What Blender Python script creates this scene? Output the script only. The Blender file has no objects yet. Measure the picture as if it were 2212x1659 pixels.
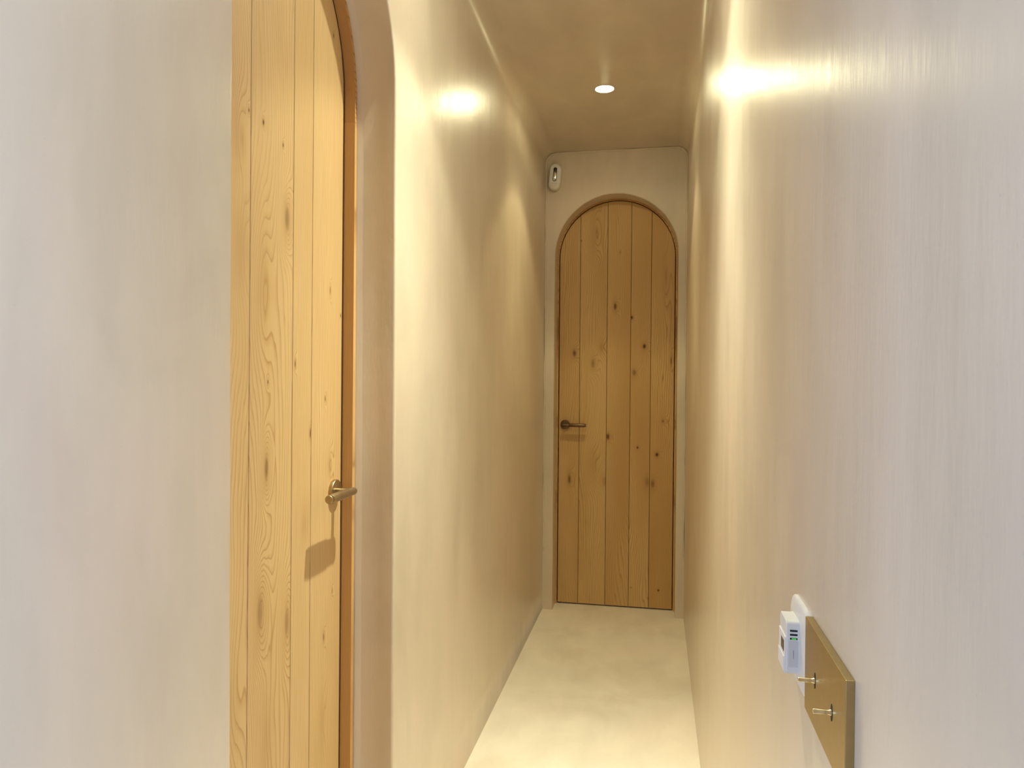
import bpy, bmesh, math, random
from mathutils import Vector, Matrix, noise as mnoise

S = bpy.context.scene
COL = S.collection
random.seed(7)

# ------------------------------------------------------------------ camera
CAM_H = 1.1306
YAW, PITCH, ROLL, FPX = 0.19472, -0.011174, 0.0077096, 1574.13
cam_data = bpy.data.cameras.new('camera')
cam_data.sensor_fit = 'HORIZONTAL'
cam_data.sensor_width = 36.0
cam_data.lens = FPX / 2212.0 * 36.0
cam_data.clip_start = 0.01
cam = bpy.data.objects.new('camera', cam_data)
COL.objects.link(cam)
fw = Vector((-math.sin(YAW) * math.cos(PITCH), math.cos(YAW) * math.cos(PITCH), math.sin(PITCH)))
r0 = Vector((math.cos(YAW), math.sin(YAW), 0.0))
u0 = r0.cross(fw)
rv = math.cos(ROLL) * r0 + math.sin(ROLL) * u0
uv = -math.sin(ROLL) * r0 + math.cos(ROLL) * u0
cam.matrix_world = Matrix(((rv.x, uv.x, -fw.x, 0.0), (rv.y, uv.y, -fw.y, 0.0), (rv.z, uv.z, -fw.z, CAM_H), (0, 0, 0, 1)))
S.camera = cam

# ------------------------------------------------------------------ light and exposure
S.view_settings.view_transform = 'Standard'
S.view_settings.look = 'None'
S.view_settings.exposure = 0.0
S.view_settings.gamma = 1.0
S.view_settings.use_curve_mapping = False

WORLD_COL, WORLD_STR = (1.0, 0.76, 0.56), 0.33
LAMP_COL = ((1.0, 0.92, 0.52), (0.95, 1.0, 0.80))
LAMP_W = (28.5, 82.0)                     # far lamp, near lamp
world = bpy.data.worlds.new('world')
S.world = world
world.use_nodes = True
bg = world.node_tree.nodes['Background']
bg.inputs[0].default_value = (*WORLD_COL, 1)
bg.inputs[1].default_value = WORLD_STR

# two added area lights behind the camera, cool fill for the near walls
for (wx, wy, watt, tx, ty_, dcol) in ((0.95, -0.45, 48.0, -0.53, 0.65, (0.39, 0.60, 1.0)), (-1.28, -0.55, 33.0, 0.138, 0.60, (0.36, 0.58, 1.0))):
    dl = bpy.data.lights.new('daylight_fill', 'AREA')
    dl.shape = 'RECTANGLE'
    dl.size, dl.size_y = 0.9, 1.9
    dl.color = dcol
    dl.energy = watt
    dlo = bpy.data.objects.new('daylight_fill', dl)
    COL.objects.link(dlo)
    dlo.location = (wx, wy, 1.15)
    dlo.rotation_euler = (math.radians(90), 0, math.atan2(ty_ - wy, tx - wx) - math.radians(90))

# ------------------------------------------------------------------ dimensions (metres)
DL, DR, D = 0.5306, 0.138, 3.489          # camera to left wall, right wall, end wall
YB = 0.20                                # corridor mouth behind the camera
CEIL, COVE = 2.205, 0.05
SPRING = 1.708
REC = 0.1093                              # door face behind the wall face
LIGHTS = [(-0.198, 2.75), (-0.170, 1.43)]
# beam of the recessed lamps: bright core, wide skirt with a soft cut-off, faint stray light beyond
BEAMS = ([(0, 0.90), (8, 0.92), (14, 0.95), (20, 0.92), (26, 0.62), (32, 0.44), (37, 0.39), (40, 0.34), (42, 0.22), (45, 0.10), (50, 0.056), (58, 0.052), (65, 0.082), (72, 0.082), (80, 0.042), (90, 0.032), (94, 0.0)],
         [(0, 2.0), (8, 1.9), (14, 1.50), (20, 1.20), (26, 0.73), (32, 0.42), (37, 0.30), (40, 0.26), (42, 0.20), (45, 0.12), (50, 0.092), (58, 0.078), (70, 0.056), (85, 0.038), (90, 0.03), (94, 0.0)])

for (lx, ly), watt, lcol, beam in zip(LIGHTS, LAMP_W, LAMP_COL, BEAMS):
    ies = bpy.data.texts.new('beam_profile')
    ies.write('IESNA:LM-63-2002\nTILT=NONE\n1 1000 1 %d 1 1 2 0 0 0\n1 1 10\n' % (len(beam) + 1))
    ies.write(' '.join(str(a) for a, _ in beam) + ' 180\n0\n' + ' '.join('%.2f' % (v * 20) for _, v in beam) + ' 0\n')
    lp = bpy.data.lights.new('downlight_lamp', 'POINT')
    lp.energy = watt
    lp.color = lcol
    lp.shadow_soft_size = 0.014
    lp.use_nodes = True
    nt = lp.node_tree
    iesn = nt.nodes.new('ShaderNodeTexIES')
    iesn.mode = 'INTERNAL'
    iesn.ies = ies
    iesn.inputs['Strength'].default_value = 1.0
    nt.links.new(iesn.outputs['Fac'], nt.nodes['Emission'].inputs['Strength'])
    lo = bpy.data.objects.new('downlight_lamp', lp)
    COL.objects.link(lo)
    lo.location = (lx, ly, CEIL - 0.004)


# ------------------------------------------------------------------ helpers
def link(o, parent=None):
    COL.objects.link(o)
    if parent:
        o.parent = parent
    return o


def tag(o, label=None, cat=None, group=None, kind=None):
    if label: o['label'] = label
    if cat: o['category'] = cat
    if group: o['group'] = group
    if kind: o['kind'] = kind
    return o


def obj(name, bm, mat, parent=None, smooth=False, angle=None):
    me = bpy.data.meshes.new(name)
    bmesh.ops.recalc_face_normals(bm, faces=bm.faces[:])
    if smooth:
        for f in bm.faces: f.smooth = True
        if angle:
            for e in bm.edges:
                if len(e.link_faces) == 2 and e.calc_face_angle(0) > math.radians(angle):
                    e.smooth = False
    bm.to_mesh(me)
    bm.free()
    if isinstance(mat, (list, tuple)):
        for m in mat: me.materials.append(m)
    else:
        me.materials.append(mat)
    o = bpy.data.objects.new(name, me)
    return link(o, parent)


def empty(name, loc, rot=(0, 0, 0)):
    o = bpy.data.objects.new(name, None)
    o.empty_display_size = 0.05
    o.location = loc
    o.rotation_euler = rot
    return link(o)


def box(bm, x0, x1, y0, y1, z0, z1, bev=0.0, seg=2):
    vs = [bm.verts.new((x, y, z)) for x in (x0, x1) for y in (y0, y1) for z in (z0, z1)]
    fs = [bm.faces.new([vs[i] for i in q]) for q in ((0, 1, 3, 2), (4, 6, 7, 5), (0, 4, 5, 1), (2, 3, 7, 6), (0, 2, 6, 4), (1, 5, 7, 3))]
    if bev:
        bmesh.ops.bevel(bm, geom=list({e for f in fs for e in f.edges}), offset=bev, segments=seg, affect='EDGES', profile=0.5)


def lathe(bm, prof, axis='z', origin=(0, 0, 0), n=40, cap=True):
    """prof: list of (radius, height). Revolve about an axis direction through origin."""
    ax = {'x': (1, 0, 0), 'y': (0, 1, 0), 'z': (0, 0, 1), '-x': (-1, 0, 0), '-y': (0, -1, 0), '-z': (0, 0, -1)}[axis]
    q = Vector((0, 0, 1)).rotation_difference(Vector(ax))
    rings = []
    for r, h in prof:
        if r < 1e-7:
            rings.append([bm.verts.new(Vector(origin) + q @ Vector((0, 0, h)))])
        else:
            rings.append([bm.verts.new(Vector(origin) + q @ Vector((r * math.cos(2 * math.pi * k / n), r * math.sin(2 * math.pi * k / n), h))) for k in range(n)])
    for a, b in zip(rings, rings[1:]):
        for k in range(n):
            k2 = (k + 1) % n
            if len(a) == 1 and len(b) == 1: continue
            if len(a) == 1: bm.faces.new((a[0], b[k], b[k2]))
            elif len(b) == 1: bm.faces.new((a[k], a[k2], b[0]))
            else: bm.faces.new((a[k], a[k2], b[k2], b[k]))
    if cap:
        for rg in (rings[0], rings[-1]):
            if len(rg) > 2: bm.faces.new(rg)


# ------------------------------------------------------------------ materials
class NT:
    def __init__(self, name):
        self.m = bpy.data.materials.new(name)
        self.m.use_nodes = True
        self.t = self.m.node_tree
        self.bsdf = self.t.nodes['Principled BSDF']

    def put(self, sock, v):
        if isinstance(v, bpy.types.NodeSocket): self.t.links.new(v, sock)
        elif v is not None: sock.default_value = v

    def M(self, op, a, b=None, c=None, clamp=False):
        n = self.t.nodes.new('ShaderNodeMath')
        n.operation = op
        n.use_clamp = clamp
        for i, v in enumerate((a, b, c)): self.put(n.inputs[i], v)
        return n.outputs[0]

    def V(self, op, a, b=None, c=None, out=0):
        n = self.t.nodes.new('ShaderNodeVectorMath')
        n.operation = op
        for i, v in enumerate((a, b, c)): self.put(n.inputs[i], v)
        return n.outputs[out]

    def coord(self):
        return self.t.nodes.new('ShaderNodeTexCoord').outputs['Object']

    def noise(self, vec, scale=1.0, detail=2.0, rough=0.5, dist=0.0):
        n = self.t.nodes.new('ShaderNodeTexNoise')
        self.put(n.inputs['Vector'], vec)
        n.inputs['Scale'].default_value = scale
        n.inputs['Detail'].default_value = detail
        n.inputs['Roughness'].default_value = rough
        n.inputs['Distortion'].default_value = dist
        return n.outputs[0]

    def ramp(self, fac, stops, interp='LINEAR'):
        n = self.t.nodes.new('ShaderNodeValToRGB')
        n.color_ramp.interpolation = interp
        el = n.color_ramp.elements
        while len(el) < len(stops): el.new(0.5)
        for e, (p, c) in zip(el, stops):
            e.position = p
            e.color = (*c, 1) if len(c) == 3 else c
        self.put(n.inputs[0], fac)
        return n.outputs[0]

    def mix(self, fac, a, b, mode='MIX'):
        n = self.t.nodes.new('ShaderNodeMix')
        n.data_type = 'RGBA'
        n.blend_type = mode
        self.put(n.inputs[0], fac)
        for s, v in ((n.inputs[6], a), (n.inputs[7], b)):
            if isinstance(v, tuple) and len(v) == 3: v = (*v, 1)
            self.put(s, v)
        return n.outputs[2]

    def bump(self, h, strength=0.2, dist=0.01, normal=None):
        n = self.t.nodes.new('ShaderNodeBump')
        n.inputs['Strength'].default_value = strength
        n.inputs['Distance'].default_value = dist
        self.put(n.inputs['Height'], h)
        if normal is not None: self.put(n.inputs['Normal'], normal)
        return n.outputs[0]

    def rng(self, v, a, b, c, d):
        n = self.t.nodes.new('ShaderNodeMapRange')
        self.put(n.inputs[0], v)
        for i, k in enumerate((a, b, c, d)): n.inputs[i + 1].default_value = k
        return n.outputs[0]


def plaster(name, c1, c2, c3, rough=(0.34, 0.46), vert=True, bumpk=1.0, off=(0, 0, 0), spec=0.5, wax=0.0):
    n = NT(name)
    p = n.V('ADD', n.coord(), off)
    # large cloudy trowel patches, drawn out in the direction of the float
    big = n.noise(n.V('MULTIPLY', p, (1.9, 1.9, 1.5) if vert else (1.3, 1.3, 1.3)), 1.6, 4.0, 0.55, 0.6)
    mid = n.noise(n.V('MULTIPLY', p, (1.0, 1.0, 0.28) if vert else (1, 0.5, 1)), 9.0, 4.0, 0.6, 0.3)
    col = n.ramp(big, [(0.36, c1), (0.5, c2), (0.64, c3)], 'EASE')
    shade = n.rng(mid, 0.3, 0.7, 0.93, 1.05)
    comb = n.t.nodes.new('ShaderNodeCombineColor')
    for i in range(3): n.put(comb.inputs[i], shade)
    col = n.mix(1.0, col, comb.outputs[0], 'MULTIPLY')
    # tiny pores
    por = n.noise(p, 260.0, 2.0, 0.5)
    col = n.mix(n.rng(por, 0.70, 0.80, 0.0, 0.22), col, (c1[0] * 0.6, c1[1] * 0.56, c1[2] * 0.5))
    n.put(n.bsdf.inputs['Base Color'], col)
    n.put(n.bsdf.inputs['Roughness'], n.rng(mid, 0.3, 0.7, rough[0], rough[1]))
    n.bsdf.inputs['Specular IOR Level'].default_value = spec
    n.bsdf.inputs['Coat Weight'].default_value = wax
    n.bsdf.inputs['Coat Roughness'].default_value = 0.40
    n.bsdf.inputs['Coat IOR'].default_value = 1.55
    s1 = n.noise(n.V('MULTIPLY', p, (1, 1, 0.16) if vert else (1, 0.6, 1)), 42.0, 1.2, 0.5, 0.0)
    s2 = n.noise(n.V('MULTIPLY', p, (1, 1, 0.5) if vert else (1, 1, 1)), 6.0, 2.0, 0.5)
    s3 = n.noise(n.V('MULTIPLY', p, (1, 1, 0.22) if vert else (1, 1, 1)), 200.0, 1.0, 0.5)
    b = n.bump(s2, 0.25 * bumpk, 0.007)
    b = n.bump(s1, 0.16 * bumpk, 0.004, b)
    b = n.bump(s3, 0.30 * bumpk, 0.0008, b)
    n.put(n.bsdf.inputs['Normal'], b)
    return n.m


PL_A, PL_B, PL_C = (0.615, 0.52, 0.40), (0.65, 0.548, 0.422), (0.665, 0.545, 0.425)
M_WALL = plaster('polished_plaster', PL_A, PL_B, PL_C, rough=(0.28, 0.34), spec=0.8, bumpk=0.8, wax=0.4)
M_CEIL = plaster('ceiling_plaster', PL_A, PL_B, PL_C, rough=(0.32, 0.40), spec=0.6, bumpk=0.3, vert=False, off=(3, 5, 1))
M_END = plaster('end_wall_plaster', PL_A, PL_B, PL_C, rough=(0.42, 0.52), off=(7, 2, 4), bumpk=0.7)
M_FLOOR = plaster('floor_microcement', (0.70, 0.60, 0.47), (0.75, 0.66, 0.53), (0.77, 0.66, 0.53), rough=(0.5, 0.62), vert=False, off=(1, 9, 2), bumpk=0.6)


def wood(name, knots=(), seed=0.0, streak=0.42, rings=150.0, wav=7.0, wavz=0.8, tone=(1, 1, 1), contrast=1.0, along='z', wavx=3.5, skew=0.0):
    """Sawn softwood. knots: (x, z, width, height, rings, darkness) in the door's own coordinates."""
    n = NT(name)
    P = n.coord()
    sep = n.t.nodes.new('ShaderNodeSeparateXYZ')
    n.put(sep.inputs[0], P)
    x, y, z = sep.outputs
    if along == 'x': x, z = z, x
    if along == 'y': x = y
    cmb = n.t.nodes.new('ShaderNodeCombineXYZ')
    n.put(cmb.inputs[0], x); n.put(cmb.inputs[1], z); cmb.inputs[2].default_value = seed
    uvw = cmb.outputs[0]
    nz = n.noise(n.V('MULTIPLY', uvw, (wavx, wavz, 1)), 1.0, 1.5, 0.45)
    nz2 = n.noise(n.V('MULTIPLY', uvw, (16, 2.6, 1)), 1.0, 2.0, 0.5)
    nz3 = n.noise(n.V('MULTIPLY', uvw, (60, 5, 1)), 1.0, 2.5, 0.6)
    t = n.M('MULTIPLY_ADD', x, rings, n.M('MULTIPLY', nz, wav * 4))
    if skew: t = n.M('MULTIPLY_ADD', z, skew, t)
    t = n.M('MULTIPLY_ADD', nz2, 3.4, t)
    t = n.M('MULTIPLY_ADD', nz3, 1.1, t)
    core = None
    halo = None
    for (kx, kz, kw, kh, kr, kd) in knots:
        d = n.V('MULTIPLY_ADD', uvw, (1 / kw, 1 / kh, 0), (-kx / kw, -kz / kh, 0))
        d2 = n.V('DOT_PRODUCT', d, d, out=1)
        # uneven outline
        d2 = n.M('MULTIPLY', d2, n.M('ADD', 0.72, n.M('MULTIPLY', nz3, 0.55)))
        g = n.M('POWER', 0.3679, d2)
        t = n.M('MULTIPLY_ADD', g, kr, t)
        if kd > 0:
            c = n.M('MULTIPLY', n.M('POWER', 0.3679, n.M('MULTIPLY', n.M('MULTIPLY', d2, d2), 90.0)), kd)
            core = c if core is None else n.M('MAXIMUM', core, c)
        hcur = n.M('MULTIPLY', n.M('POWER', 0.3679, n.M('MULTIPLY', d2, 2.2)), 0.28 + 0.40 * kd)
        halo = hcur if halo is None else n.M('MAXIMUM', halo, hcur)
    fr = n.M('FRACT', t)
    early = (0.65 * tone[0], 0.445 * tone[1], 0.21 * tone[2])
    mid = (0.57 * tone[0], 0.365 * tone[1], 0.155 * tone[2])
    late = (0.37 * tone[0], 0.20 * tone[1], 0.065 * tone[2])
    ring = n.ramp(fr, [(0.0, early), (0.45, early), (0.74, mid), (0.90, late), (1.0, early)], 'EASE')
    cvar = n.noise(n.V('MULTIPLY', uvw, (9, 1.4, 1)), 1.0, 2.0, 0.5)
    ring = n.mix(n.rng(cvar, 0.3, 0.7, 0.25 * contrast, 0.95 * contrast), early, ring)
    fib = n.noise(n.V('MULTIPLY', uvw, (520, 9, 1)), 1.0, 2.0, 0.6)
    comb = n.t.nodes.new('ShaderNodeCombineColor')
    sh = n.rng(fib, 0.25, 0.75, 0.90, 1.07)
    for i in range(3): n.put(comb.inputs[i], sh)
    col = n.mix(1.0, ring, comb.outputs[0], 'MULTIPLY')
    big = n.noise(n.V('MULTIPLY', uvw, (5, 0.9, 1)), 1.0, 2.0, 0.5)
    col = n.mix(n.rng(big, 0.35, 0.7, 0.0, streak), col, (0.50 * tone[0], 0.295 * tone[1], 0.11 * tone[2]))
    if halo is not None:
        col = n.mix(halo, col, (0.36 * tone[0], 0.19 * tone[1], 0.055 * tone[2]))
    if core is not None:
        col = n.mix(core, col, (0.10, 0.042, 0.014))
    n.put(n.bsdf.inputs['Base Color'], col)
    n.bsdf.inputs['Roughness'].default_value = 0.56
    n.bsdf.inputs['Specular IOR Level'].default_value = 0.35
    b = n.bump(fr, 0.06, 0.001)
    b = n.bump(fib, 0.10, 0.0008, b)
    n.put(n.bsdf.inputs['Normal'], b)
    return n.m


def metal(name, col, rough, knurl=False, var=0.1):
    n = NT(name)
    p = n.coord()
    nz = n.noise(p, 90.0, 3.0, 0.6)
    comb = n.mix(n.rng(nz, 0.3, 0.7, 0.0, 1.0), tuple(c * (1 - var) for c in col), tuple(min(1, c * (1 + var)) for c in col))
    n.put(n.bsdf.inputs['Base Color'], comb)
    n.bsdf.inputs['Metallic'].default_value = 1.0
    n.bsdf.inputs['Roughness'].default_value = rough
    return n.m


def plain(name, col, rough=0.5, metallic=0.0, spec=0.5, var=0.03):
    n = NT(name)
    nz = n.noise(n.coord(), 60.0, 2.0, 0.5)
    c = n.mix(n.rng(nz, 0.3, 0.7, 0.0, 1.0), tuple(v * (1 - var) for v in col), tuple(min(1, v * (1 + var)) for v in col))
    n.put(n.bsdf.inputs['Base Color'], c)
    n.bsdf.inputs['Roughness'].default_value = rough
    n.bsdf.inputs['Metallic'].default_value = metallic
    n.bsdf.inputs['Specular IOR Level'].default_value = spec
    return n.m


def glow(name, col, strength):
    n = NT(name)
    n.bsdf.inputs['Base Color'].default_value = (*col, 1)
    n.bsdf.inputs['Emission Color'].default_value = (*col, 1)
    n.bsdf.inputs['Emission Strength'].default_value = strength
    return n.m


M_BRONZE = metal('aged_brass', (0.43, 0.33, 0.185), 0.36)
M_BRONZE_DARK = metal('dark_bronze', (0.16, 0.10, 0.055), 0.36)
M_PLATE = metal('satin_brass', (0.44, 0.33, 0.15), 0.36, var=0.05)
M_PIN = metal('bright_brass', (0.86, 0.74, 0.46), 0.22, var=0.04)
M_WHITE = plain('white_plastic', (0.72, 0.69, 0.635), 0.42)
M_WHITE2 = plain('off_white_plastic', (0.76, 0.73, 0.70), 0.38)
M_GREYP = plain('pale_grey_plastic', (0.60, 0.575, 0.54), 0.45)
M_DARK = plain('black_slot', (0.012, 0.012, 0.012), 0.6)
M_LENS = plain('black_lens', (0.004, 0.004, 0.006), 0.08)
M_CHROME = metal('chrome', (0.80, 0.78, 0.75), 0.18, var=0.03)
M_GREEN = glow('green_indicator', (0.08, 0.60, 0.08), 0.3)
M_LAMP = glow('lit_lamp_lens', (1.0, 0.96, 0.88), 30.0)
M_DISPLAY = plain('dark_display', (0.035, 0.018, 0.014), 0.25)
M_REFL = plain('white_enamel', (0.85, 0.84, 0.80), 0.3)


def wob(a, b, amp=0.0015, f=7.0):
    return amp * (mnoise.noise(Vector((a * f, b * f, 3.7))) + 0.5 * mnoise.noise(Vector((a * f * 2.7, b * f * 2.7, 9.1))))


# ------------------------------------------------------------------ room shell
# floor
bm = bmesh.new()
box(bm, -DL - 0.25, DR + 0.12, YB, D + 0.25, -0.08, 0.0)
tag(obj('floor', bm, M_FLOOR), 'pale cream microcement floor of the narrow corridor', kind='structure')


def arch_outline(hw, z_spring, n=28, z0=0.0):
    """opening outline from the foot on one side, over the arch, to the other foot; local x, z"""
    pts = []
    m = 14
    for i in range(m): pts.append((-hw, z0 + (z_spring - z0) * i / m))
    for i in range(n + 1):
        a = math.pi - math.pi * i / n
        pts.append((hw * math.cos(a), z_spring + hw * math.sin(a)))
    for i in range(1, m + 1): pts.append((hw, z_spring - (z_spring - z0) * i / m))
    return pts


def arched_wall(name, mat, to_world, x0, x1, xc, hw, ztop, depth, r_edge, seed, bead=0.0):
    """wall face in local (u, depth, z): u from x0 to x1, arched opening at xc. Rounded plaster arris."""
    bm = bmesh.new()
    out = arch_outline(hw, SPRING)
    N = len(out)
    # normals of the outline pointing out of the opening (into the plaster)
    rings = []
    prof = []
    for k in range(6):
        a = math.pi / 2 * k / 5
        prof.append((r_edge * (1 - math.sin(a)), r_edge * (1 - math.cos(a))))      # (outwards, depth)
    prof += [(0.0, 0.03), (0.0, 0.071), (-0.15 * bead, 0.0725), (-0.8 * bead, 0.083), (-bead, 0.0856), (-bead, depth)]
    for pi_, (o, d) in enumerate(prof):
        rg = []
        for (u, z) in out:
            if z > SPRING:
                nx, nz = u / hw, (z - SPRING) / hw
            else:
                nx, nz = (-1.0 if u < 0 else 1.0), 0.0
            w = wob(u + seed, z * 0.6, 0.0022, 9.0) * max(0.0, 1 - d / 0.05)
            rg.append(bm.verts.new(to_world(xc + u + nx * (o + w), d, z + nz * (o + w))))
        rings.append(rg)
    for a, b in zip(rings, rings[1:]):
        for i in range(N - 1): bm.faces.new((a[i], a[i + 1], b[i + 1], b[i]))
    edge = rings[0]
    # outer rectangle: project every outline vertex sideways (legs) or upwards (arch)
    tops = []
    for i, (u, z) in enumerate(out):
        if z <= SPRING + 1e-6 and u < 0: tops.append((x0, z))
        elif z <= SPRING + 1e-6: tops.append((x1, z))
        else: tops.append((xc + u, ztop))
    iL = max(i for i, (u, z) in enumerate(out) if u < 0 and z <= SPRING + 1e-6)
    iR = min(i for i, (u, z) in enumerate(out) if u > 0 and z <= SPRING + 1e-6)
    cache = {}

    def V(u, z):
        key = (round(u, 5), round(z, 5))
        if key not in cache: cache[key] = bm.verts.new(to_world(u, 0.0, z))
        return cache[key]
    for i in range(0, iL): bm.faces.new((edge[i], edge[i + 1], V(*tops[i + 1]), V(*tops[i])))
    for i in range(iR, N - 1): bm.faces.new((edge[i], edge[i + 1], V(*tops[i + 1]), V(*tops[i])))
    uL = tops[iL + 1][0]
    for i in range(iL + 1, iR - 1): bm.faces.new((edge[i], edge[i + 1], V(*tops[i + 1]), V(*tops[i])))
    bm.faces.new((edge[iL], edge[iL + 1], V(*tops[iL + 1]), V(x0, ztop), V(*tops[iL])))
    bm.faces.new((edge[iR], V(*tops[iR]), V(x1, ztop), V(*tops[iR - 1]), edge[iR - 1]))
    # the back of the wall, so that it has thickness
    bk = [bm.verts.new(to_world(u, depth, z)) for u, z in ((x0, 0), (x0, ztop), (x1, ztop), (x1, 0))]
    fr = [V(x0, 0.0), V(x0, ztop), V(x1, ztop), V(x1, 0.0)]
    for i in range(3): bm.faces.new((fr[i], fr[i + 1], bk[i + 1], bk[i]))
    return obj(name, bm, mat, smooth=True, angle=50)


WT = 0.22
ZT = CEIL - COVE
C1 = 1.1405      # centre of the left door opening along the corridor
HW1 = 0.296
w = arched_wall('wall_left', M_WALL, lambda u, d, z: (-DL - d, u, z), YB, D + 0.02, C1, HW1, ZT, WT, 0.006, 1.3, bead=0.004)
tag(w, 'polished cream plaster wall on the left with an arched door recess', kind='structure')
C2 = -0.192
HW2 = 0.290
w = arched_wall('wall_back', M_END, lambda u, d, z: (u, D + d, z), -DL - 0.1, DR + 0.1, C2, HW2, CEIL + 0.03, WT, 0.006, 5.1)
tag(w, 'plaster end wall of the corridor around the far arched door', kind='structure')

# right wall
bm = bmesh.new()
box(bm, DR, DR + 0.12, YB, D + 0.02, 0.0, ZT)
tag(obj('wall_right', bm, M_WALL), 'polished plaster wall on the right with brass switches', kind='structure')

# ceiling with coved sides and round holes for the lamps
HOLE = 0.036
bm = bmesh.new()
xa, xb = -DL + COVE, DR - COVE
ys = [YB]
cells = sorted(LIGHTS, key=lambda q: q[1])
cut = 0.07


def grid_quad(x0, x1, y0, y1, z):
    a = [bm.verts.new(p) for p in ((x0, y0, z), (x1, y0, z), (x1, y1, z), (x0, y1, z))]
    bm.faces.new(a)


y_prev = YB
for lx, ly in cells:
    grid_quad(xa, xb, y_prev, ly - cut, CEIL)
    grid_quad(xa, lx - cut, ly - cut, ly + cut, CEIL)
    grid_quad(lx + cut, xb, ly - cut, ly + cut, CEIL)
    n = 48
    inner = [bm.verts.new((lx + HOLE * math.cos(2 * math.pi * k / n), ly + HOLE * math.sin(2 * math.pi * k / n), CEIL)) for k in range(n)]
    outer = []
    for k in range(n):
        c, s = math.cos(2 * math.pi * k / n), math.sin(2 * math.pi * k / n)
        m = cut / max(abs(c), abs(s))
        outer.append(bm.verts.new((lx + m * c, ly + m * s, CEIL)))
    up = [bm.verts.new((v.co.x, v.co.y, CEIL + 0.05)) for v in inner]
    for k in range(n):
        k2 = (k + 1) % n
        bm.faces.new((inner[k], inner[k2], outer[k2], outer[k]))
        bm.faces.new((inner[k], inner[k2], up[k2], up[k]))
    y_prev = ly + cut
grid_quad(xa, xb, y_prev, D + 0.02, CEIL)
ny = 60
for side in (-1, 1):
    cx = xa if side < 0 else xb
    prev = None
    for j in range(ny + 1):
        yy = YB + (D + 0.02 - YB) * j / ny
        ring = []
        for k in range(11):
            a = math.pi / 2 * k / 10
            wv = wob(yy, side * 3.0, 0.002, 3.0) * math.sin(2 * a)
            ring.append(bm.verts.new((cx + side * (COVE * math.sin(a) - wv), yy, CEIL - COVE + COVE * math.cos(a) - wv)))
        if prev:
            for k in range(10): bm.faces.new((prev[k], prev[k + 1], ring[k + 1], ring[k]))
        prev = ring
# slab above
box(bm, -DL - 0.2, DR + 0.12, YB, D + 0.2, CEIL + 0.09, CEIL + 0.12)
bmesh.ops.remove_doubles(bm, verts=bm.verts[:], dist=1e-5)
tag(obj('ceiling', bm, M_CEIL, smooth=True, angle=50), 'smooth plaster ceiling with coved edges above the corridor', kind='structure')

# plaster bead around the top of the end wall where it meets the vault
bm = bmesh.new()
pts = []
yb = D - 0.002
rc = COVE
ztop_b = CEIL - 0.004
for i in range(40): pts.append((-DL + 0.003, 0.3 + (ztop_b - rc - 0.3) * i / 40))
for k in range(9):
    a = math.pi - math.pi / 2 * k / 8
    pts.append((-DL + 0.003 + rc + rc * math.cos(a), ztop_b - rc + rc * math.sin(a)))
nn = 30
for i in range(1, nn):
    pts.append((-DL + 0.003 + rc + (DL + DR - 0.006 - 2 * rc) * i / nn, ztop_b))
for k in range(9):
    a = math.pi / 2 - math.pi / 2 * k / 8
    pts.append((DR - 0.003 - rc + rc * math.cos(a), ztop_b - rc + rc * math.sin(a)))
for i in range(1, 41): pts.append((DR - 0.003, ztop_b - rc - (ztop_b - rc - 0.3) * i / 40))
prev = None
for i, (px, pz) in enumerate(pts):
    a = pts[max(0, i - 1)]; b = pts[min(len(pts) - 1, i + 1)]
    t = Vector((b[0] - a[0], 0, b[1] - a[1])).normalized()
    nrm = Vector((-t.z, 0, t.x))
    rad = 0.0045 * (1 + 0.6 * mnoise.noise(Vector((px * 9, pz * 9, 2.0))))
    wv = 0.003 * mnoise.noise(Vector((px * 6, pz * 6, 8.0)))
    ring = []
    for k in range(8):
        an = 2 * math.pi * k / 8
        ring.append(bm.verts.new(Vector((px, yb, pz)) + nrm * (wv + rad * math.cos(an)) + Vector((0, -1, 0)) * rad * math.sin(an)))
    if prev:
        for k in range(8): bm.faces.new((prev[k], prev[(k + 1) % 8], ring[(k + 1) % 8], ring[k]))
    prev = ring
tag(obj('trim_1', bm, M_END, smooth=True), 'thin uneven plaster bead outlining the end wall', kind='structure')


# ------------------------------------------------------------------ arched plank doors
LEAF = 0.279


def plank_mesh(bm, x0, x1, hw, y0, thick, zb, bev):
    x0 += 0.0008; x1 -= 0.0008
    top = []
    n = 10
    for i in range(n + 1):
        x = x0 + (x1 - x0) * i / n
        xx = min(abs(x), hw - 1e-4)
        top.append((x, SPRING + math.sqrt(max(hw * hw - xx * xx, 0))))
    out = [(x0, zb), (x1, zb)] + top[::-1]
    f = [bm.verts.new((x, y0, z)) for x, z in out]
    b = [bm.verts.new((x, y0 + thick, z)) for x, z in out]
    ff = bm.faces.new(f)
    bm.faces.new(b[::-1])
    m = len(out)
    for i in range(m):
        bm.faces.new((f[i], b[i], b[(i + 1) % m], f[(i + 1) % m]))
    le = [f_e for f_e in ff.edges if abs(f_e.verts[0].co.x - f_e.verts[1].co.x) < 1e-5]
    bmesh.ops.bevel(bm, geom=le, offset=bev, segments=2, affect='EDGES', profile=0.5)


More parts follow.
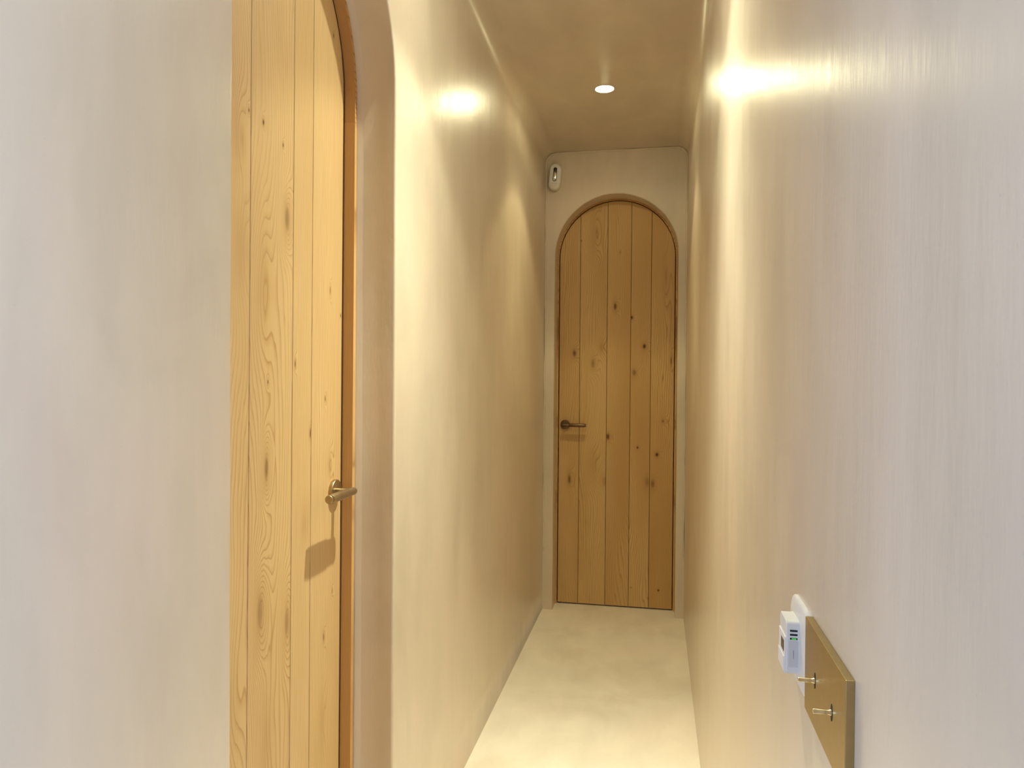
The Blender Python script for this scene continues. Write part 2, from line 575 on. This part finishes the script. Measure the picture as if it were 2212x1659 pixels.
def arch_strip(bm, r_in, r_out, y0, y1, z0=0.0, part='all', zj=1.655):
    """solid arched band between two radii, from depth y0 to y1"""
    pts_i, pts_o = [], []
    if part in ('left', 'right'):
        s = -1 if part == 'left' else 1
        zs = [z0 + (zj - z0) * i / 16 for i in range(17)]
        pi_ = [(s * r_in, z) for z in zs]
        po_ = [(s * r_out, z) for z in zs]
    else:
        pi_ = [(-r_in, zj)]
        po_ = [(-r_out, zj)]
        for i in range(37):
            a = math.pi - math.pi * i / 36
            pi_.append((r_in * math.cos(a), SPRING + r_in * math.sin(a)))
            po_.append((r_out * math.cos(a), SPRING + r_out * math.sin(a)))
        pi_.append((r_in, zj)); po_.append((r_out, zj))
    prev = None
    n = len(pi_)
    for i in range(n):
        ring = [bm.verts.new((x, y, z)) for (x, z), y in ((pi_[i], y0), (po_[i], y0), (po_[i], y1), (pi_[i], y1))]
        if prev:
            for k in range(4): bm.faces.new((prev[k], prev[(k + 1) % 4], ring[(k + 1) % 4], ring[k]))
        else:
            bm.faces.new(ring)
        prev = ring
    bm.faces.new(prev[::-1])


def make_handle(parent, hx, hz, y_face, d, mat_rose, mat_grip, label):
    """lever handle: d = +1 lever points to +x, -1 to -x"""
    bm = bmesh.new()
    lathe(bm, [(0.0, 0.0), (0.0228, 0.0), (0.0232, 0.001), (0.0232, 0.0065), (0.0222, 0.0078), (0.0205, 0.0082), (0.0, 0.0082)], '-y', (hx, y_face, hz), 48, cap=False)
    h = obj('door_handle', bm, mat_rose, parent, smooth=True, angle=35)
    h['label'] = label
    yg = y_face - 0.040
    bm = bmesh.new()
    lathe(bm, [(0.0, 0.0), (0.0062, 0.0), (0.0062, 0.033)], '-y', (hx, y_face - 0.008, hz), 28, cap=False)
    obj('stem', bm, mat_grip, h, smooth=True, angle=35)
    bm = bmesh.new()
    L = 0.106
    prof = [(0.0, -0.0150), (0.0035, -0.0147), (0.006, -0.0130), (0.0074, -0.0100), (0.0079, -0.005), (0.0079, 0.021), (0.0074, 0.0215), (0.0074, 0.0225)]
    prof += [(0.0087, 0.0230), (0.0089, 0.0236), (0.0089, L - 0.0078), (0.0086, L - 0.0070), (0.0074, L - 0.0068), (0.0074, L - 0.0050), (0.0080, L - 0.0048), (0.0082, L - 0.0042), (0.0082, L - 0.001), (0.0076, L), (0.0, L)]
    lathe(bm, prof, 'x' if d > 0 else '-x', (hx, yg, hz), 44, cap=False)
    obj('grip', bm, mat_grip, h, smooth=True, angle=30)
    return h


def make_door(name, loc, rotz, lean, cuts, plank_mats, mat_side, mat_arch, opening, label, handle, show=0.0235):
    root = empty(name, loc, (0, 0, rotz))
    tag(root, label, kind='structure')
    lm = Matrix.Rotation(lean, 4, 'Y')

    def leaned(o):
        o.matrix_local = Matrix.Translation((0, 0, 1.6)) @ lm @ Matrix.Translation((0, 0, -1.6))
        return o
    for (x0, x1), m in zip(zip(cuts, cuts[1:]), plank_mats):
        bm = bmesh.new()
        plank_mesh(bm, x0, x1, LEAF, REC, 0.014, 0.007, 0.0017)
        leaned(obj('plank', bm, m, root))
    # the boards' backing
    bm = bmesh.new()
    plank_mesh(bm, -LEAF + 0.002, LEAF - 0.002, LEAF - 0.002, REC + 0.0145, 0.028, 0.008, 0.0005)
    leaned(obj('door_core', bm, M_CORE, root))
    # frame lining, in straight jambs and an arched head, with a stop behind the leaf
    rin = LEAF + 0.0032
    for part in ('left', 'right'):
        bm = bmesh.new()
        arch_strip(bm, rin, opening - 0.0005, REC - show, REC - 0.001, 0.0, part)
        arch_strip(bm, rin + 0.005, opening - 0.0005, REC - 0.001, REC + 0.05, 0.0, part)
        arch_strip(bm, LEAF - 0.016, opening - 0.0005, REC + 0.0435, REC + 0.08, 0.0, part)
        leaned(obj('frame_jamb', bm, mat_side, root))
    bm = bmesh.new()
    arch_strip(bm, rin, opening - 0.0005, REC - show, REC - 0.001, 0.0, 'head')
    arch_strip(bm, rin + 0.005, opening - 0.0005, REC - 0.001, REC + 0.05, 0.0, 'head')
    arch_strip(bm, LEAF - 0.016, opening - 0.0005, REC + 0.0435, REC + 0.08, 0.0, 'head')
    leaned(obj('frame_head', bm, mat_arch, root))
    hx, hz, hd, m1, m2, lab = handle
    leaned(make_handle(root, hx, hz, REC, hd, m1, m2, lab))
    return root


M_CORE = plain('dark_core', (0.03, 0.018, 0.01), 0.8)
M_JAMB = wood('jamb_pine', seed=31.0, rings=330, wav=1.2, wavz=0.5, tone=(0.95, 0.80, 0.63), contrast=1.3, along='y')
M_HEAD = wood('head_pine', seed=37.0, rings=-420, wav=4.0, wavz=3.0, tone=(0.84, 0.68, 0.52), contrast=1.2, skew=70, along='y')

# left door; knots measured on the boards
k1 = lambda y, z, *a: (y - C1, z, *a)
mats1 = [
    wood('pine_board', seed=1.0, rings=182, wav=5.2),
    wood('pine_board', [k1(1.03, 1.50, 0.03, 0.09, 7, 0), k1(1.062, 1.55, 0.005, 0.010, 3, 0.8), k1(1.04, 1.33, 0.035, 0.10, 6, 0), k1(1.02, 0.60, 0.04, 0.14, 4, 0)], seed=2.0, rings=156, wav=6.5, wavz=1.2),
    wood('pine_board', [k1(1.106, 1.546, 0.007, 0.013, 3, 1.0), k1(1.171, 1.529, 0.005, 0.011, 3, 0.9), k1(1.187, 1.405, 0.022, 0.060, 9, 0.42), k1(1.123, 0.972, 0.017, 0.060, 9, 0.50), k1(1.106, 0.735, 0.026, 0.085, 11, 0.35), k1(1.196, 0.690, 0.020, 0.075, 8, 0.35), k1(1.126, 1.117, 0.005, 0.010, 3, 0.7), k1(1.10, 0.40, 0.012, 0.03, 3, 0.2), k1(1.11, 1.28, 0.03, 0.13, 4, 0), k1(1.13, 0.52, 0.03, 0.12, 3, 0)], seed=3.3, rings=136, wav=10.4, wavz=0.9),
    wood('pine_board', [k1(1.220, 1.150, 0.006, 0.02, 3, 0.8), k1(1.281, 1.02, 0.009, 0.026, 4, 0.75), k1(1.26, 0.85, 0.02, 0.06, 3, 0.05)], seed=4.1, rings=227, wav=3.2, wavz=0.7, wavx=2.0),
    wood('pine_board', [k1(1.362, 1.300, 0.007, 0.022, 4, 0.55), k1(1.343, 1.084, 0.005, 0.014, 3, 0.9), k1(1.411, 1.254, 0.005, 0.009, 2, 1.0), k1(1.366, 0.95, 0.014, 0.045, 5, 0.15), k1(1.381, 0.693, 0.006, 0.014, 3, 0.4), k1(1.344, 0.612, 0.009, 0.024, 4, 0.5), k1(1.369, 1.811, 0.006, 0.013, 3, 0.9), k1(1.34, 0.45, 0.02, 0.10, 4, 0)], seed=5.7, rings=195, wav=5.2, wavz=0.8),
]
make_door('door_1', (-DL, C1, 0), math.radians(90), 0.0062, [-LEAF, -0.172, -0.0715, 0.0700, 0.1445, LEAF], mats1, M_JAMB, M_HEAD, HW1,
          'arched pale pine plank door recessed in the left wall', (0.243, 0.896, -1, M_BRONZE, M_BRONZE, 'brass lever handle with a ribbed round grip'))

k2 = lambda x, z, w, h, *a: (x - C2, z, w * 1.45, h * 1.35, *a)
DT = (0.99, 0.95, 0.88)
mats2 = [
    wood('pine_board', [k2(-0.396, 1.245, 0.017, 0.034, 5, 0.75), k2(-0.416, 0.62, 0.014, 0.045, 5, 0.7)], seed=11.0, rings=110, wav=5.2, tone=DT, contrast=1.1, streak=0.8),
    wood('pine_board', [k2(-0.304, 1.195, 0.016, 0.04, 6, 0.35), k2(-0.262, 1.275, 0.018, 0.04, 4, 0.1), k2(-0.244, 0.615, 0.02, 0.05, 6, 0.2), k2(-0.366, 1.799, 0.005, 0.006, 1, 0.8), k2(-0.30, 1.82, 0.022, 0.09, 6, 0), k2(-0.30, 0.70, 0.025, 0.09, 5, 0)], seed=12.4, rings=95, wav=7.8, tone=DT, contrast=1.1, streak=0.8),
    wood('pine_board', [k2(-0.198, 1.474, 0.013, 0.036, 6, 0.8), k2(-0.228, 0.836, 0.015, 0.032, 5, 0.9), k2(-0.176, 1.738, 0.006, 0.012, 2, 0.3)], seed=13.9, rings=105, wav=6.5, tone=DT, contrast=1.1, streak=0.8),
    wood('pine_board', [k2(-0.117, 1.419, 0.010, 0.017, 5, 1.0), k2(-0.056, 1.279, 0.015, 0.024, 6, 1.0), k2(-0.103, 1.151, 0.018, 0.03, 5, 0.5), k2(-0.084, 0.786, 0.008, 0.012, 3, 1.0), k2(-0.036, 0.62, 0.022, 0.05, 6, 0.3), k2(-0.11, 0.10, 0.004, 0.005, 1, 0.6)], seed=14.6, rings=110, wav=7.8, tone=DT, contrast=1.1, streak=0.8),
    wood('pine_board', [k2(0.072, 1.208, 0.005, 0.04, 3, 0.9), k2(0.009, 0.754, 0.014, 0.020, 5, 1.0), k2(-0.010, 0.612, 0.018, 0.04, 6, 0.5), k2(0.022, 0.095, 0.007, 0.011, 3, 1.0), k2(0.036, 0.917, 0.012, 0.016, 4, 0.5), k2(0.092, 0.81, 0.006, 0.03, 3, 0.9), k2(0.04, 1.60, 0.016, 0.16, 5, 0)], seed=15.2, rings=125, wav=3.5, tone=(0.97, 0.91, 0.80), contrast=1.1, streak=0.8),
]
make_door('door_2', (C2, D, 0), 0.0, 0.0, [-LEAF, -0.1775, -0.0444, 0.0701, 0.167, LEAF], mats2, M_JAMB, M_HEAD, HW2,
          'arched knotty pine plank door at the end of the corridor', (-0.2467, 0.891, 1, M_BRONZE_DARK, M_BRONZE_DARK, 'dark bronze lever handle'), show=0.008)

# ------------------------------------------------------------------ recessed downlights
def make_downlight(lx, ly, label):
    t = empty('ceiling_downlight', (lx, ly, CEIL))
    tag(t, label, 'downlight', 'recessed downlights along the corridor ceiling')
    bm = bmesh.new()
    lathe(bm, [(HOLE - 0.0006, -0.0004), (HOLE - 0.0006, 0.018), (HOLE - 0.002, 0.018), (HOLE - 0.002, 0.0004), (HOLE - 0.0006, -0.0004)], 'z', (0, 0, 0), 48, cap=False)
    obj('trim_ring', bm, M_REFL, t, smooth=True, angle=40)
    bm = bmesh.new()
    lathe(bm, [(0.0, 0.004), (HOLE - 0.0022, 0.004), (HOLE - 0.0022, 0.010), (0.0, 0.010)], 'z', (0, 0, 0), 48, cap=False)
    obj('lamp_lens', bm, M_LAMP, t, smooth=True, angle=40)
    return t


make_downlight(*LIGHTS[0], 'small round glowing downlight recessed in the ceiling before the far arched door')
make_downlight(*LIGHTS[1], 'small round downlight recessed in the ceiling above the left door, out of frame')

# ------------------------------------------------------------------ motion sensor on the end wall
t = empty('motion_sensor', (-0.4814, D, 2.083), (0, math.radians(4.2), 0))
tag(t, 'small white capsule motion sensor high on the end wall beside the arch', 'sensor')
W2, H2, DP = 0.0285, 0.0635, 0.034


def capsule_outline(hw, hh, n=14, dx=0, dz=0):
    pts = []
    for i in range(n + 1):
        a = math.pi * i / n
        pts.append((dx + hw * math.cos(a), dz + (hh - hw) + hw * math.sin(a)))
    for i in range(n + 1):
        a = math.pi + math.pi * i / n
        pts.append((dx + hw * math.cos(a), dz - (hh - hw) + hw * math.sin(a)))
    return pts


def loft(bm, rings, cap0=True, cap1=True):
    vr = [[bm.verts.new(p) for p in r] for r in rings]
    n = len(vr[0])
    for a, b in zip(vr, vr[1:]):
        for k in range(n): bm.faces.new((a[k], a[(k + 1) % n], b[(k + 1) % n], b[k]))
    if cap0: bm.faces.new(vr[0])
    if cap1: bm.faces.new(vr[-1][::-1])


def cap_ring(hw, hh, y, zc=0.0, flat_top=1.0, xc=0.0):
    r = []
    for x, z in capsule_outline(hw, hh):
        r.append((xc + x, y, zc + z))
    return r


bm = bmesh.new()
loft(bm, [cap_ring(W2 - 0.003, H2 - 0.003, 0.0), cap_ring(W2 - 0.003, H2 - 0.003, -0.004), cap_ring(W2, H2, -0.005), cap_ring(W2, H2, -DP + 0.008),
          cap_ring(W2 - 0.0012, H2 - 0.002, -DP + 0.004), cap_ring(W2 - 0.004, H2 - 0.006, -DP + 0.0012), cap_ring(W2 - 0.009, H2 - 0.011, -DP)])
obj('housing', bm, M_WHITE2, t, smooth=True, angle=40)
# rounded window over the lower end
bm = bmesh.new()
rings = []
for s, yy in ((1.03, -0.010), (1.03, -DP + 0.006), (0.96, -DP + 0.001), (0.80, -DP - 0.002), (0.50, -DP - 0.0032), (0.2, -DP - 0.0036)):
    rg = []
    for i in range(17):
        a = math.pi + math.pi * i / 16
        rg.append((W2 * s * math.cos(a), yy, -(H2 - W2) + W2 * s * math.sin(a)))
    rg.append((W2 * s, yy, -(H2 - W2) + 0.002 * s)); rg.append((-W2 * s, yy, -(H2 - W2) + 0.002 * s))
    rings.append(rg)
loft(bm, rings)
obj('sensor_window', bm, plain('milky_window', (0.70, 0.64, 0.56), 0.3), t, smooth=True, angle=50)
bm = bmesh.new()
loft(bm, [cap_ring(0.0088, 0.0335, -DP + 0.002, 0.009), cap_ring(0.0088, 0.0335, -DP - 0.0012, 0.009), cap_ring(0.0076, 0.0322, -DP - 0.0012, 0.009), cap_ring(0.0070, 0.0315, -DP - 0.0002, 0.009)])
obj('slot_surround', bm, plain('dark_surround', (0.09, 0.07, 0.055), 0.35), t, smooth=True, angle=40)
bm = bmesh.new()
loft(bm, [cap_ring(0.0062, 0.0185, -DP + 0.001, 0.001), cap_ring(0.0062, 0.0185, -DP - 0.0012, 0.001), cap_ring(0.0045, 0.0165, -DP - 0.0022, 0.001)])
obj('metal_insert', bm, M_CHROME, t, smooth=True, angle=40)
bm = bmesh.new()
lathe(bm, [(0.0, 0.0), (0.0066, 0.0), (0.0066, 0.0022), (0.005, 0.0035), (0.0, 0.0042)], '-y', (0, -DP, 0.034), 24, cap=False)
obj('black_eye', bm, M_LENS, t, smooth=True, angle=50)
bm = bmesh.new()
lathe(bm, [(0.0, 0.0), (0.0052, 0.0), (0.0052, 0.0026), (0.0042, 0.0034), (0.0034, 0.0030), (0.0, 0.0026)], '-y', (0, -DP, -0.0165), 24, cap=False)
s_ = obj('screw', bm, M_CHROME, t, smooth=True, angle=40)
bm = bmesh.new()
box(bm, -0.0026, 0.0026, -DP - 0.0033, -DP - 0.0026, -0.0165 - 0.0006, -0.0165 + 0.0006)
box(bm, -0.0006, 0.0006, -DP - 0.0033, -DP - 0.0026, -0.0165 - 0.0026, -0.0165 + 0.0026)
obj('screw_cross', bm, M_DARK, s_)

# ------------------------------------------------------------------ brass switch plate on the right wall
PY0, PY1, PZ0, PZ1, PT = 0.5405, 0.680, 0.8395, 0.9205, 0.0062
t = empty('light_switch', (DR, (PY0 + PY1) / 2, (PZ0 + PZ1) / 2))
tag(t, 'satin brass switch plate with two toggles on the right wall', 'light switch')
bm = bmesh.new()
hy, hz = (PY1 - PY0) / 2, (PZ1 - PZ0) / 2
ty = [0.6384 - (PY0 + PY1) / 2, 0.5801 - (PY0 + PY1) / 2]
box(bm, -PT, 0.0, -hy, hy, -hz, hz, 0.0005, 2)
obj('plate', bm, M_PLATE, t)
for q in ty:
    bm = bmesh.new()
    # slot the toggle moves in, a shallow dark oval let into the plate
    rings = []
    for s, xx in ((1.0, -PT + 0.0002), (1.0, -PT - 0.0003), (0.8, -PT - 0.0001)):
        rings.append([(xx, q + 0.0024 * s * math.cos(2 * math.pi * k / 24), 0.0066 * s * math.sin(2 * math.pi * k / 24)) for k in range(24)])
    loft(bm, rings)
    obj('toggle_slot', bm, M_DARK, t, smooth=True, angle=40)
    bm = bmesh.new()
    lathe(bm, [(0.0, 0.0), (0.0023, 0.0), (0.0023, 0.0012), (0.0018, 0.0020), (0.0017, 0.004), (0.0019, 0.0125), (0.0017, 0.0132), (0.0, 0.0134)], '-x', (-PT, q, 0.0), 24, cap=False)
    obj('toggle', bm, M_PIN, t, smooth=True, angle=35)

# ------------------------------------------------------------------ room sensor beside the switch plate
TY0, TY1, TZ0, TZ1 = 0.6815, 0.7675, 0.8405, 0.9200
tcy, tcz = (TY0 + TY1) / 2, (TZ0 + TZ1) / 2
t = empty('thermostat', (DR, tcy, tcz))
tag(t, 'white wall thermostat with green indicator beside the brass switch plate', 'thermostat')


def rrect(hw, hh, r, x, n=8, cy=0.0, cz=0.0):
    p = []
    for (sx, sz, a0) in ((1, 1, 0), (-1, 1, 90), (-1, -1, 180), (1, -1, 270)):
        for k in range(n + 1):
            a = math.radians(a0 + 90 * k / n)
            p.append((x, cy + sx * (hw - r) + r * math.cos(a), cz + sz * (hh - r) + r * math.sin(a)))
    return p


thw, thh = (TY1 - TY0) / 2, (TZ1 - TZ0) / 2
bm = bmesh.new()
loft(bm, [rrect(thw, thh, 0.022, 0.0), rrect(thw, thh, 0.022, -0.0022), rrect(thw - 0.0008, thh - 0.0008, 0.0215, -0.0032), rrect(thw - 0.003, thh - 0.003, 0.020, -0.0040), rrect(thw - 0.010, thh - 0.010, 0.014, -0.0046)])
obj('backplate', bm, M_WHITE, t, smooth=True, angle=40)
MY0, MY1, MZ0, MZ1 = 0.7140, 0.7500, 0.8535, 0.9035
mcy, mcz = (MY0 + MY1) / 2 - tcy, (MZ0 + MZ1) / 2 - tcz
mhw, mhh = (MY1 - MY0) / 2, (MZ1 - MZ0) / 2
XF = -0.0160
bm = bmesh.new()
loft(bm, [rrect(mhw + 0.0005, mhh + 0.0005, 0.005, -0.0038, cy=mcy, cz=mcz), rrect(mhw, mhh, 0.005, -0.008, cy=mcy, cz=mcz), rrect(mhw, mhh, 0.005, XF + 0.0008, cy=mcy, cz=mcz), rrect(mhw - 0.0007, mhh - 0.0007, 0.0045, XF, cy=mcy, cz=mcz)])
mod = obj('sensor_module', bm, M_WHITE, t, smooth=True, angle=40)
# front cover, raised, with display and lower key
bm = bmesh.new()
box(bm, XF - 0.0012, XF + 0.0005, MY0 - tcy + 0.0012, MY1 - tcy - 0.0012, MZ0 - tcz + 0.0012, 0.8885 - tcz, 0.0004, 1)
obj('front_cover', bm, M_WHITE2, mod)
bm = bmesh.new()
box(bm, XF - 0.0015, XF - 0.0011, 0.7205 - tcy, 0.7345 - tcy, 0.8735 - tcz, 0.8835 - tcz)
obj('display', bm, M_DISPLAY, mod)
bm = bmesh.new()
box(bm, XF - 0.0020, XF - 0.0010, MY0 - tcy + 0.003, MY1 - tcy - 0.003, 0.8555 - tcz, 0.8700 - tcz, 0.0004, 1)
obj('key', bm, M_WHITE2, mod)
# vents on the near side: three slots, the lowest shows a green light
yn = MY0 - tcy
for i, zc in enumerate((0.8952, 0.8915, 0.8878)):
    bm = bmesh.new()
    box(bm, XF + 0.0030, -0.0050, yn - 0.0002, yn + 0.001, zc - 0.0009 - tcz, zc + 0.0009 - tcz)
    v = obj('vent_slot', bm, M_DARK, mod)
bm = bmesh.new()
box(bm, XF + 0.0045, -0.0075, yn - 0.0004, yn + 0.0004, 0.8878 - 0.0006 - tcz, 0.8878 + 0.0006 - tcz)
obj('indicator', bm, M_GREEN, mod)['label'] = 'small green indicator light'
bm = bmesh.new()
box(bm, XF + 0.0018, -0.0046, yn - 0.0003, yn + 0.001, 0.8612 - tcz, 0.8858 - tcz, 0.0002, 1)
obj('side_flap', bm, M_GREYP, mod)
bm = bmesh.new()
box(bm, -0.0100, -0.0096, yn - 0.00045, yn, 0.8695 - tcz, 0.8770 - tcz)
obj('flap_notch', bm, plain('grey_notch', (0.25, 0.25, 0.25), 0.6), mod)
